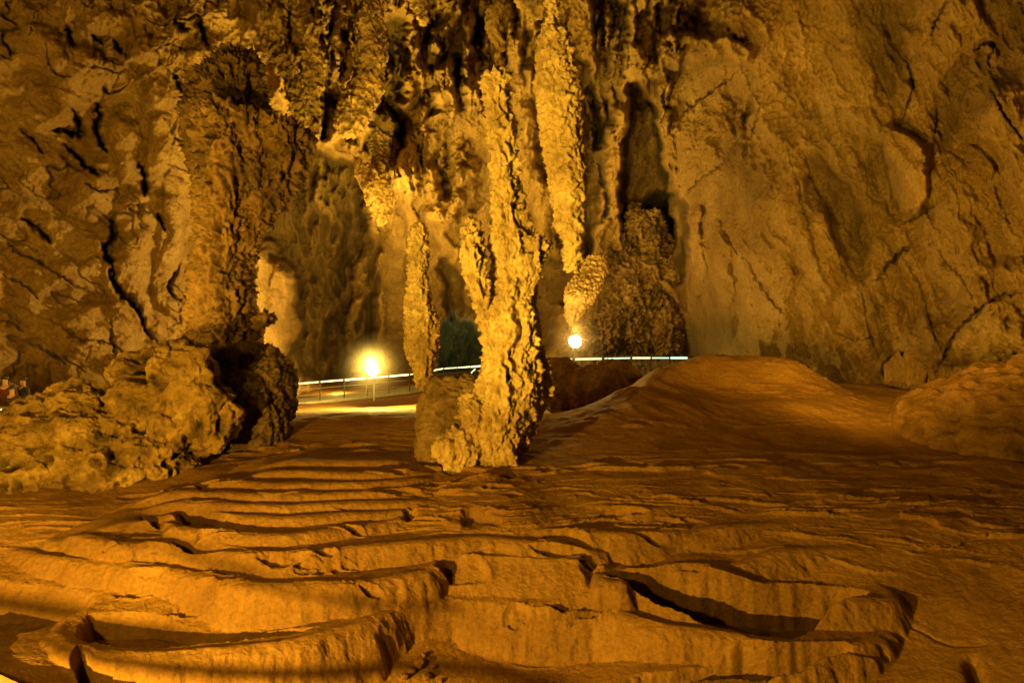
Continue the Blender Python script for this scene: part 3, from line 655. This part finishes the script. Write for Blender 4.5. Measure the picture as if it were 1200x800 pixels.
# left boulder
def b_bo(bm):
    ellipsoid(bm, at(128,525,10.2), (1.6,1.2,.82), -.42)
    ellipsoid(bm, at(48,556,9.6), (1.1,.9,.66), -.45)
    ellipsoid(bm, at(190,468,10.6), (.85,.8,1.0), -.1)
    ellipsoid(bm, at(200,510,10.4), (.6,.7,.7), .2)
    ellipsoid(bm, at(128,492,10.9), (.95,.9,.5), -.45)
    ellipsoid(bm, at(205,428,10.7), (.42,.6,.5), 0); ellipsoid(bm, at(240,470,10.3), (.42,.5,.75), .1); ellipsoid(bm, at(165,440,10.6), (.5,.5,.5), -.5); ellipsoid(bm, at(222,438,10.2), (.32,.5,.42), 0)
    ellipsoid(bm, at(-40,590,9.6), (1.,1.,.75), 0)
    ellipsoid(bm, at(150,545,10.0), (.7,.6,.5), -.2)
def d_bo(P, Nn):
    W = P+.18*np.stack([n3(P*1.7, 311), n3(P*1.7+9, 312), n3(P*1.7+19, 313)], 1)
    big = fbm3(P*.75, 4, 314, .5, ridge=True)
    d1, d2 = w3(W/np.array([.62,.62,.5]), 315); fac = 1-d1               # broken facets
    p1, p2 = w3(W/.23, 316); pit1 = sstep(.42, .12, p1)*sstep(-.25, .15, n3(P*1.6, 317))
    q1, q2 = w3(P/.085, 318); pit2 = sstep(.45, .1, q1)
    hol = sstep(.12, .42, fbm3(P*1.25+31, 3, 319, .55))
    dv = .26*big+.30*(fac-.5)-.17*pit1-.05*pit2-.42*hol+.075*fbm3(P*6, 4, 320, .6)+.12*fbm3(W*4.6, 5, 321, .66, ridge=True)
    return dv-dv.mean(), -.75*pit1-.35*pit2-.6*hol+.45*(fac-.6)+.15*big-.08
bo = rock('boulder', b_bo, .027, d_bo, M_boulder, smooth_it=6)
tag(bo, 'big jagged pitted yellow boulder at the left edge, in front of the dark stalagmite', 'boulder')
def b_bo2(bm):
    ellipsoid(bm, at(285,475,12.0), (1.0,1.0,.9), 0)
    ellipsoid(bm, at(320,452,12.2), (.42,.7,.55), 0)
    ellipsoid(bm, at(270,420,12.4), (.95,.9,.35), .05)
    ellipsoid(bm, at(300,500,11.9), (.65,.8,.6), 0)
    ellipsoid(bm, at(235,430,12.6), (.9,.9,.5), .05)
M_bo2 = rock_mat('painted_shade_crust', (.20,.13,.05), (.12,.075,.03), (.05,.03,.014), 2., .9, 12., .8)  # darker albedo stands in for the neighbouring boulder's shadow
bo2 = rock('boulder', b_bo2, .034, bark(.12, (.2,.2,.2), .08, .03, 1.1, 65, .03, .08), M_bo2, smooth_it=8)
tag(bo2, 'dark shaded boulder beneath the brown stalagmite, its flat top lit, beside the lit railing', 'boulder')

def b_br(bm):
    ellipsoid(bm, at(1180,502,10.8), (1.6,1.5,.9), .25)
    ellipsoid(bm, at(1120,478,11.6), (.9,1.2,.42), .35)
    ellipsoid(bm, at(1200,464,11.6), (1.3,1.2,.52), .2)
    ellipsoid(bm, at(1280,485,10.8), (1.4,1.4,1.2), .1)
def d_br(P, Nn):
    a = fbm3(P*np.array([.8,.8,1.2]), 5, 71, .55); r = fbm3((P+.3*n3(P, 5)[:, None])*np.array([1.6,1.6,2.6]), 4, 72, .55, ridge=True)
    d1, d2 = w3(P/.3, 73)
    return .34*a+.15*r+.03*np.clip((d2-d1)*2, 0, 1), .5*r-.62+.2*a
br = rock('boulder', b_br, .04, d_br, M_floor, smooth_it=10)
tag(br, 'low rounded dark brown boulder at the right edge, half sunk in the flowstone', 'boulder')

# loose stones at the foot of the front dam
sp = None
for k, (px_, py_, r_) in enumerate(((482,792,.045),(491,787,.06),(500,794,.05),(508,786,.035),(497,780,.03),(474,797,.04),(516,795,.028))):
    x, y, z = atz(px_, py_, -3.5); z = floor_z(x, y)
    if sp is None:
        sp = rock('stone', lambda bm: ellipsoid(bm, (x, y, z+.02), (.06,.05,.035), 0, 10), .01, lambda P, Nn: (.03*fbm3(P*16, 3, 400), .2*fbm3(P*20, 3, 401)), M_floor, smooth_it=0, origin=(x, y, z)); o = sp
    else:
        o = sp.copy(); COL.objects.link(o); o.location = (x, y, z+.01)
    o.scale = (r_/.05,)*3; o.rotation_euler = (0, 0, k*1.3)
    tag(o, 'small loose brown stone lying at the foot of the front rim, bottom centre', 'stone', 'loose stones at the foot of the front rim')
# block at the foot of the right wall
def b_bk(bm):
    for pts_, d0, d1_ in (([(1036,450),(1036,428),(1054,410),(1060,430),(1062,456)], 16.4, 17.6), ([(1062,456),(1060,412),(1084,408),(1088,430),(1082,456)], 16.2, 17.6)):
        a = [bm.verts.new(at(x, y, d0)) for x, y in pts_]; b = [bm.verts.new(at(x, y, d1_)) for x, y in pts_]
        bm.faces.new(a); bm.faces.new(b[::-1]); n = len(a)
        for k in range(n): bm.faces.new((a[k], b[k], b[(k+1) % n], a[(k+1) % n]))
bk = rock('fallen_slab', b_bk, .04, lambda P, Nn: (.05*fbm3(P*1.5, 4, 81), .2*fbm3(P*2, 3, 82)), M_wall, smooth_it=3)
tag(bk, 'split pale angular slab leaning at the foot of the right wall', 'rock slab')

# popcorn mass above the right railing
def b_pc(bm):
    ellipsoid(bm, at(745,372,32.5), (2.1,1.2,1.9), 0)
    ellipsoid(bm, at(782,385,32), (1.,1.,1.5), 0)
    ellipsoid(bm, at(708,392,32.3), (1.1,1.,1.), 0)
    ellipsoid(bm, at(728,322,33), (1.1,1.2,2.4), .15)
    ellipsoid(bm, at(762,312,33), (.8,1.2,3.), -.1)
    ellipsoid(bm, at(788,330,33), (.7,1.2,2.6), 0)
    ellipsoid(bm, at(744,285,33.4), (.5,.9,2.2), 0)
pc = rock('rock_outcrop', b_pc, .075, bark(.5, (.42,.42,.6), .34, .26, .5, 91, .09, .35), M_stal, smooth_it=3)
tag(pc, 'lumpy crusted rock outcrop with coral-like knobs above the cool lit railing', 'rock outcrop')
def b_bu(bm):
    sweep(bm, pathpx([(700,300,12,2),(696,318,16,1.5),(688,332,19,.8),(681,347,19,0),(675,362,15,0),(672,372,11,0),(674,386,4,0)], 28))
bu = rock('flowstone_bulb', b_bu, .06, bark(.12, (.3,.3,.45), .14, .12, .7, 95, .03), M_pale, smooth_it=3)
tag(bu, 'teardrop flowstone bulb hanging straight above the right floodlight', 'flowstone bulb')
# boulder behind the mound, below the right railing
def b_bh(bm):
    ellipsoid(bm, at(655,452,19.5), (.9,.9,.9), 0); ellipsoid(bm, at(700,458,18.8), (1.,.9,.8), 0); ellipsoid(bm, at(722,446,19.5), (.9,.8,.7), 0)
bh = rock('boulder', b_bh, .06, bark(.14, (.35,.35,.35), .06, .03, .8, 97, .02), M_brown, smooth_it=8)
tag(bh, 'rounded greenish boulder in the column\'s shadow, under the cool lit railing', 'boulder')

# hanging stalactites of the vault
hang = [([(420,-30,26),(420,20,30),(432,60,24),(425,100,22),(414,140,20),(410,160,10)], 17.5, 'broad lumpy stalactite at the top edge, above the dark arch', 201),
 ([(430,120,26,2),(436,160,30,1.5),(442,195,26,.8),(446,225,20,0),(446,250,13,0),(448,268,4,0)], 25, 'short blunt stalactite with rippled face, right beside the dark arch', 202),
 ([(488,-20,14),(492,5,11),(496,20,7),(498,29,2)], 17, 'small pointed stalactite at the top edge beside a black gap', 203),
 ([(618,-40,18),(618,-10,16),(624,10,13),(632,22,5)], 16, 'leaf-shaped stalactite at the top edge just left of the long stalactite\'s neck', 204),
 ([(588,-40,12,0),(584,0,8,0),(578,28,10,0),(586,56,6,0),(581,84,4,0)], 13.5, 'twisted rough stalactite meeting the top of the central column', 205),
 ([(352,-30,20),(356,30,18),(366,80,14),(360,120,12),(372,160,5)], 16.5, 'drooping ribbed stalactite beside the head of the dark stalagmite', 206),
 ([(318,-30,18),(320,40,15),(340,90,12),(350,130,9),(356,150,3)], 16, 'long slanting flowstone ribbon hanging behind the dark stalagmite', 207)]
for rows, d, lab, sd_ in hang:
    o = rock('stalactite', lambda bm: sweep(bm, pathpx(rows, d, 0, .8)), .045, bark(.16, (.3,.3,.38), .12, .05, .9, sd_, .03), M_wall, smooth_it=3)
    tag(o, lab, 'stalactite', 'hanging stalactites')

# ------------------------------------------------------------------ railings and walkways
def tube(bm, a, b, r, n=8):
    a, b = Vector(a), Vector(b); d = (b-a).normalized(); u = d.orthogonal().normalized(); w = d.cross(u)
    R = [[bm.verts.new(p+u*math.cos(2*PI*k/n)*r+w*math.sin(2*PI*k/n)*r) for k in range(n)] for p in (a, b)]
    for k in range(n): bm.faces.new((R[0][k], R[0][(k+1) % n], R[1][(k+1) % n], R[1][k]))
    bm.faces.new(R[0][::-1]); bm.faces.new(R[1])
def mesh_ob(name, bm, mat, parent=None):
    bmesh.ops.recalc_face_normals(bm, faces=bm.faces)
    me = bpy.data.meshes.new(name); bm.to_mesh(me); bm.free(); return link(name, me, mat, parent)
def railing(label, pts_, gap, led, h=.92, ledr=.035, ledlen=.85, post_down=.35, deck=True):
    """pts_: world points of the handrail, front to back"""
    P = [Vector(p) for p in pts_]; base = P[0]-Vector((0,0,h))
    t = empty('walkway_railing', base); tag(t, label, 'railing')
    for a, b in zip(P[:-1], P[1:]):
        bm = bmesh.new(); tube(bm, a, b, .028); mesh_ob('handrail', bm, M_steel, t)
        for f in (.36, .68):
            bm = bmesh.new(); tube(bm, a-Vector((0,0,h*f)), b-Vector((0,0,h*f)), .016, 6); mesh_ob('mid_rail', bm, M_steel, t)
        L = (b-a).length; n = max(1, round(L/gap)); side = Vector((0,-.04,-.035))
        for k in range(n):
            p = a+(b-a)*(k/n)
            bm = bmesh.new(); tube(bm, p, p-Vector((0,0,h+post_down)), .03); mesh_ob('post', bm, M_dark, t)
            q0 = a+(b-a)*((k+.06)/n); q1 = a+(b-a)*((k+.94)/n)
            bm = bmesh.new(); tube(bm, q0+side, q1+side, ledr*(1, .7, 1.15, .85)[k % 4], 8); mesh_ob('led_strip', bm, led if (k*7) % 5 else M_leddim, t)
    return t
def deck_mesh(pts_, width, name, h=.92):
    bm = bmesh.new(); P = [Vector(p)-Vector((0,0,h)) for p in pts_]
    rows = []
    for k, p in enumerate(P):
        d = (P[min(k+1, len(P)-1)]-P[max(k-1, 0)]).normalized(); n = Vector((-d.y, d.x, 0)).normalized()*width
        if n.y < 0: n = -n
        rows.append([bm.verts.new(v) for v in (p-n*.08, p+n, p+n-Vector((0,0,.14)), p-n*.08-Vector((0,0,.14)))])
    for a, b in zip(rows[:-1], rows[1:]):
        for k in range(4): bm.faces.new((a[k], a[(k+1) % 4], b[(k+1) % 4], b[k]))
    bm.faces.new(rows[0][::-1]); bm.faces.new(rows[-1])
    o = mesh_ob(name, bm, M_conc); tag(o, kind='structure'); return o
RA = [at(300,453,26), at(345,449,28), at(480,438,32), at(520,431,34.5), at(566,428,37)]
railing('warm lit walkway railing with glowing strip, left of the central column', RA, 1.25, M_led)
deck_mesh(RA, 1.6, 'walkway')
RB = [at(640,421.5,28), at(672,420,28.5), at(740,418.5,29.5), at(806,418.5,31)]
railing('cool white lit walkway railing with glowing strip, behind the mound right of the column', RB, 1.3, M_ledc, ledr=.05)
deck_mesh(RB, 1.6, 'walkway')
RC = [at(-120,486,13), at(-30,480,14), at(22,477,15.5), at(60,474,17)]
railing('short stretch of lit railing at the left edge, behind the yellow boulder', RC, 1.3, M_ledc)
deck_mesh(RC, 1.6, 'walkway')
# stair rail in the opening behind the column
bm = bmesh.new(); t = empty('stair_railing', at(548,441,38)); tag(t, 'small sloping lit stair rail in the gap left of the central column', 'railing')
tube(bm, at(548,441,38), at(557,432,38), .045); mesh_ob('led_strip', bm, M_ledc, t)
bm = bmesh.new(); tube(bm, at(548,442,38.05), at(548,470,38.05), .03); mesh_ob('post', bm, M_dark, t)
bm = bmesh.new(); tube(bm, at(557,433,38.05), at(557,470,38.05), .03); mesh_ob('post', bm, M_dark, t)

# railing beside the camera (its shadows cross the front terraces) and the plank edge of the path
t = empty('walkway_railing', (-5.57, 1.95, ZC-3.2)); tag(t, 'tubular railing beside the camera, casting long soft shadows over the front terraces', 'railing')
q = Vector((-4.791,2.480,ZC-2.137)); u = Vector((.94,.27,-.16))
for dz, r in ((0, .02), (.2, .009)):
    bm = bmesh.new(); tube(bm, q-u*1.5+Vector((0,0,dz)), q+u*(4.2 if dz == 0 else 1.1)+Vector((0,0,dz*.8)), r, 12); mesh_ob('handrail', bm, M_steel, t)
for k in (-1.5,):
    bm = bmesh.new(); p = q+u*k; tube(bm, p+Vector((0,0,.25)), Vector((p.x, p.y, ZC-3.4)), .025); mesh_ob('post', bm, M_dark, t)
M_plank = flat_mat('pale_plank', (.62,.5,.3), .6)
t = empty('path_edge', atz(-30, 774, -2.98)); tag(t, 'pale grooved plank edging of the path in the bottom left corner', 'path edge')
p0 = Vector(atz(-90, 748, -2.9)); p1 = Vector(atz(70, 822, -2.95)); dr_ = (p1-p0).normalized(); nr_ = Vector((dr_.y, -dr_.x, 0))
for k in range(3):
    bm = bmesh.new(); c0 = p0+nr_*(.055*k); c1 = p1+nr_*(.055*k); w_ = nr_*.05; hh = Vector((0,0,.12))
    a = [bm.verts.new(v) for v in (c0, c1, c1+w_, c0+w_)]; b = [bm.verts.new(v-hh) for v in (c0, c1, c1+w_, c0+w_)]
    bm.faces.new(a); bm.faces.new(b[::-1])
    for i in range(4): bm.faces.new((a[i], b[i], b[(i+1) % 4], a[(i+1) % 4]))
    mesh_ob('plank', bm, M_plank, t)

# visitors on the walkway behind the boulder
def person(loc, turn, jacket, hair, label, s=1.):
    t = empty('person', loc); tag(t, label, 'person', 'visitors on the far left walkway')
    def skin(name, verts, edges, mat):
        me = bpy.data.meshes.new(name); me.from_pydata([v[:3] for v in verts], edges, [])
        o = bpy.data.objects.new(name, me); COL.objects.link(o)
        m = o.modifiers.new('k', 'SKIN'); sv = me.skin_vertices[0].data
        for i, v in enumerate(verts): sv[i].radius = (v[3], v[4] if len(v) > 4 else v[3])
        sv[0].use_root = True
        u_ = o.modifiers.new('u', 'SUBSURF'); u_.levels = 2
        dg = bpy.context.evaluated_depsgraph_get(); dg.update(); out = bpy.data.meshes.new_from_object(o.evaluated_get(dg))
        bpy.data.objects.remove(o); out.name = name; out.materials.clear(); smooth(out)
        c, s_ = math.cos(turn), math.sin(turn)
        for v in out.vertices: v.co = Vector((v.co.x*c-v.co.y*s_, v.co.x*s_+v.co.y*c, v.co.z))*s
        ob = bpy.data.objects.new(name, out); COL.objects.link(ob); out.materials.append(mat); ob.parent = t; return ob
    leg = lambda x: [(x,0,.86,.085), (x*1.05,-.02,.48,.06), (x*1.1,0,.10,.045), (x*1.15,-.14,.04,.04)]
    V_ = [(0,0,.95,.13,.10), (0,0,1.2,.13,.10), (0,0,1.4,.14,.09), (0,0,1.5,.05), (0,-.01,1.58,.065,.075), (0,-.01,1.68,.07,.085)]
    E = [(0,1),(1,2),(2,3),(3,4),(4,5)]
    for x in (-.1, .1):
        n = len(V_); V_ += leg(x); E += [(0,n),(n,n+1),(n+1,n+2),(n+2,n+3)]
    for x in (-1, 1):
        n = len(V_); V_ += [(x*.19,0,1.4,.055), (x*.25,.02,1.12,.042), (x*.22,-.12,.9,.032), (x*.21,-.17,.83,.035,.02)]; E += [(2,n),(n,n+1),(n+1,n+2),(n+2,n+3)]
    skin('body', V_, E, flat_mat('skin', (.5,.28,.18), .6))
    J = [(0,0,.86,.165,.125), (0,0,1.2,.155,.12), (0,0,1.4,.155,.105), (0,0,1.47,.08)]; E = [(0,1),(1,2),(2,3)]
    for x in (-1, 1):
        n = len(J); J += [(x*.2,0,1.4,.07), (x*.25,.02,1.12,.058), (x*.22,-.12,.93,.046)]; E += [(2,n),(n,n+1),(n+1,n+2)]
    skin('jacket', J, E, jacket)
    T_ = [(0,0,.9,.15,.12)]; E = []
    for x in (-.1, .1):
        n = len(T_); T_ += [(x,0,.82,.1), (x*1.05,-.02,.48,.075), (x*1.1,0,.12,.06)]; E += [(0,n),(n,n+1),(n+1,n+2)]
    skin('trousers', T_, E, M_dark)
    skin('hair', [(0,.03,1.64,.085), (0,.02,1.72,.088,.09), (0,.0,1.77,.06)], [(0,1),(1,2)], hair)
    for x in (-.03, .03):
        bm = bmesh.new(); bmesh.ops.create_uvsphere(bm, u_segments=8, v_segments=6, radius=.012); me = bpy.data.meshes.new('eye'); bm.to_mesh(me); bm.free(); me.materials.append(M_dark)
        o = bpy.data.objects.new('eye', me); COL.objects.link(o); o.parent = t
        o.location = Vector((x*math.cos(turn)+.088*math.sin(turn), x*math.sin(turn)-.088*math.cos(turn), 1.66))*s
    return t
M_hair = flat_mat('dark_hair', (.03,.02,.015), .6)
for (px, py, d, jc, tn, sc, lab) in ((6, 446, 16.4, (.10,.018,.014), .3, 1., 'standing visitor in a dark red jacket at the extreme left edge, behind the lit railing'),
      (27, 447, 17.2, (.03,.035,.03), -.4, .98, 'standing visitor in a dark green jacket, rightmost of the three at far left'),
      (14, 457, 15.9, (.07,.03,.02), .1, .9, 'shorter visitor in a brown jacket, in the middle of the three at far left')):
    x, y, z = at(px, py, d); person((x, y, z-1.62*sc), tn, flat_mat('jacket', jc, .8), M_hair, lab, sc)

# floodlights
def floodlight(label, px, py, d, power, col, r, gz):
    c = Vector(at(px, py, d)); t = empty('floodlight', (c.x, c.y, c.z-gz)); tag(t, label, 'floodlight', 'floodlights by the walkway')
    bm = bmesh.new(); bmesh.ops.create_uvsphere(bm, u_segments=24, v_segments=14, radius=r)
    for v in bm.verts: v.co = (v.co.x+c.x, v.co.y*.45+c.y-.02, v.co.z+c.z)
    g = mesh_ob('lamp_glass', bm, M_lamp, t); smooth(g.data)
    bm = bmesh.new(); n = 24
    prof = [(r*1.12, -.10), (r*1.16, 0), (r*.75, .22), (r*.3, .3)]
    R = [[bm.verts.new((c.x+math.cos(2*PI*k/n)*a, c.y+.12+b, c.z+math.sin(2*PI*k/n)*a)) for k in range(n)] for a, b in prof]
    for a, b in zip(R[:-1], R[1:]):
        for k in range(n): bm.faces.new((a[k], a[(k+1) % n], b[(k+1) % n], b[k]))
    bm.faces.new(R[-1]); mesh_ob('reflector', bm, M_dark, t)
    bm = bmesh.new(); tube(bm, (c.x, c.y+.2, c.z-.1), (c.x, c.y+.2, c.z-gz), .03); mesh_ob('stand', bm, M_dark, t)
    ld = bpy.data.lights.new('floodlight_bulb', 'POINT'); ld.energy = power; ld.color = col; ld.shadow_soft_size = .12
    if px > 500:      # this lamp's reflector throws its light up the rock
        bpy.data.lights.remove(ld); ld = bpy.data.lights.new('floodlight_bulb', 'SPOT'); ld.energy = power*1.6; ld.color = col; ld.shadow_soft_size = .12; ld.spot_size = math.radians(110); ld.spot_blend = .6
    lo = bpy.data.objects.new('floodlight_bulb', ld); COL.objects.link(lo); lo.parent = t; lo.location = (0, -.35, gz+.35)
    if px > 500:
        l2 = bpy.data.lights.new('floodlight_spill', 'POINT'); l2.energy = 480; l2.color = col; l2.shadow_soft_size = .12
        o2 = bpy.data.objects.new('floodlight_spill', l2); COL.objects.link(o2); o2.parent = t; o2.location = (0, -.4, gz+.1)
    if px > 500: lo.rotation_euler = Vector((.25, .75, 1)).to_track_quat('-Z', 'Y').to_euler()
    me = bpy.data.meshes.new('halo_mist'); bm = bmesh.new(); bmesh.ops.create_icosphere(bm, subdivisions=3, radius=1.9); bm.to_mesh(me); bm.free()
    me.materials.append(M_mist); o = bpy.data.objects.new('halo_mist', me); COL.objects.link(o); o.location = (c.x, c.y-.2, c.z); tag(o, kind='stuff', label='added thin mist making a halo round '+('the left' if px < 500 else 'the right')+' floodlight', cat='mist')
    return t
M_mist = bpy.data.materials.new('mist'); nt, N, L = nodes(M_mist); o_ = N.new('ShaderNodeOutputMaterial'); vs = N.new('ShaderNodeVolumeScatter'); L.new(vs.outputs[0], o_.inputs['Volume'])  # scattering ball added to give each floodlight a halo
tc = N.new('ShaderNodeTexCoord'); ln = N.new('ShaderNodeVectorMath'); ln.operation = 'LENGTH'; L.new(tc.outputs['Object'], ln.inputs[0])
mr = N.new('ShaderNodeMapRange'); mr.inputs[1].default_value = .2; mr.inputs[2].default_value = 1.85; mr.inputs[3].default_value = 1; mr.inputs[4].default_value = 0; L.new(ln.outputs['Value'], mr.inputs[0])
pw = N.new('ShaderNodeMath'); pw.operation = 'POWER'; pw.inputs[1].default_value = 3; L.new(mr.outputs[0], pw.inputs[0]); ml = N.new('ShaderNodeMath'); ml.operation = 'MULTIPLY'; ml.inputs[1].default_value = .05; L.new(pw.outputs[0], ml.inputs[0]); L.new(ml.outputs[0], vs.inputs['Density']); vs.inputs['Color'].default_value = (1,.85,.6,1)
floodlight('blazing yellow floodlight in front of the warm lit railing', 437, 433, 24.5, 4200, (1,.66,.12), .24, 1.3)
floodlight('blazing yellow floodlight right of the column above the cool lit railing', 674, 400, 23.5, 700, (1,.60,.12), .24, 1.7)

# ------------------------------------------------------------------ unseen cave lamps: floods inferred from the light, and added fills
def lamp(name, loc, power, col, size=.12, spot=None, target=None, blend=.5):
    ld = bpy.data.lights.new(name, 'SPOT' if spot else 'POINT'); ld.energy = power*1.22; ld.color = col; ld.shadow_soft_size = size
    if spot: ld.spot_size = math.radians(spot); ld.spot_blend = blend
    o = bpy.data.objects.new(name, ld); COL.objects.link(o); o.location = loc
    if target: o.rotation_euler = (Vector(target)-Vector(loc)).to_track_quat('-Z', 'Y').to_euler()
    return o
AMB = (1,.55,.048)
lamp('key_flood', (-5.1, 1.1, ZC-1.78), 4200, AMB, .03)
lamp('high_fill', (-4.9, .2, ZC+.6), 1000, AMB, .25)  # added fill for the floor that the low key only grazes
lamp('column_fill', (-4.4, 1.1, ZC-1.2), 5000, (1,.65,.07), .03, 42, (.7, 11, ZC+2.9), .6)  # added spot so the column and stalactite stand out
lamp('back_flood', at(430,330,17.5)[:2]+(ZC-1.2,), 8500, (1,.65,.07), .15, 110, at(480,120,26), .8)  # unseen lamp placed to brighten the back wall
lamp('right_fill', (4.5, 9, ZC+.3), 2500, AMB, .3, 120, at(1050,230,16), .9)  # unseen fill added to light the right wall
lamp('left_fill', (-8., 8.5, ZC+.4), 1400, AMB, .3, 150, at(90,200,19), .9)  # fill added outside the frame for the left wall
lamp('vault_fill', (-2.6, 12.5, ZC-1.2), 4600, (1,.65,.07), .2, 95, (-1.5, 22, ZC+9), .8)  # added lamp that opens up the shadows in the vault
lamp('recess_fill', at(395,455,33), 300, (1,.62,.08), .2)  # invented warm lamp that lifts the dark recess
lamp('teal_lamp', at(535,436,37), 600, (.72,1,.5), .1, 60, at(542,395,46), .6)
w = bpy.data.worlds.new('World'); scene.world = w; w.use_nodes = True
bg = w.node_tree.nodes['Background']; bg.inputs[0].default_value = (1,.5,.05,1); bg.inputs[1].default_value = .02

# ------------------------------------------------------------------ camera
cd = bpy.data.cameras.new('camera'); cd.sensor_width = 36; cd.lens = F/1200*36; cd.clip_end = 500; cd.clip_start = .05
cam = bpy.data.objects.new('camera', cd); COL.objects.link(cam); cam.location = (0,0,ZC); cam.rotation_euler = (math.radians(90),0,0)
scene.camera = cam
scene.view_settings.view_transform = 'Standard'; scene.view_settings.look = 'None'; scene.view_settings.exposure = 0
scene.render.resolution_x = 1024; scene.render.resolution_y = 682
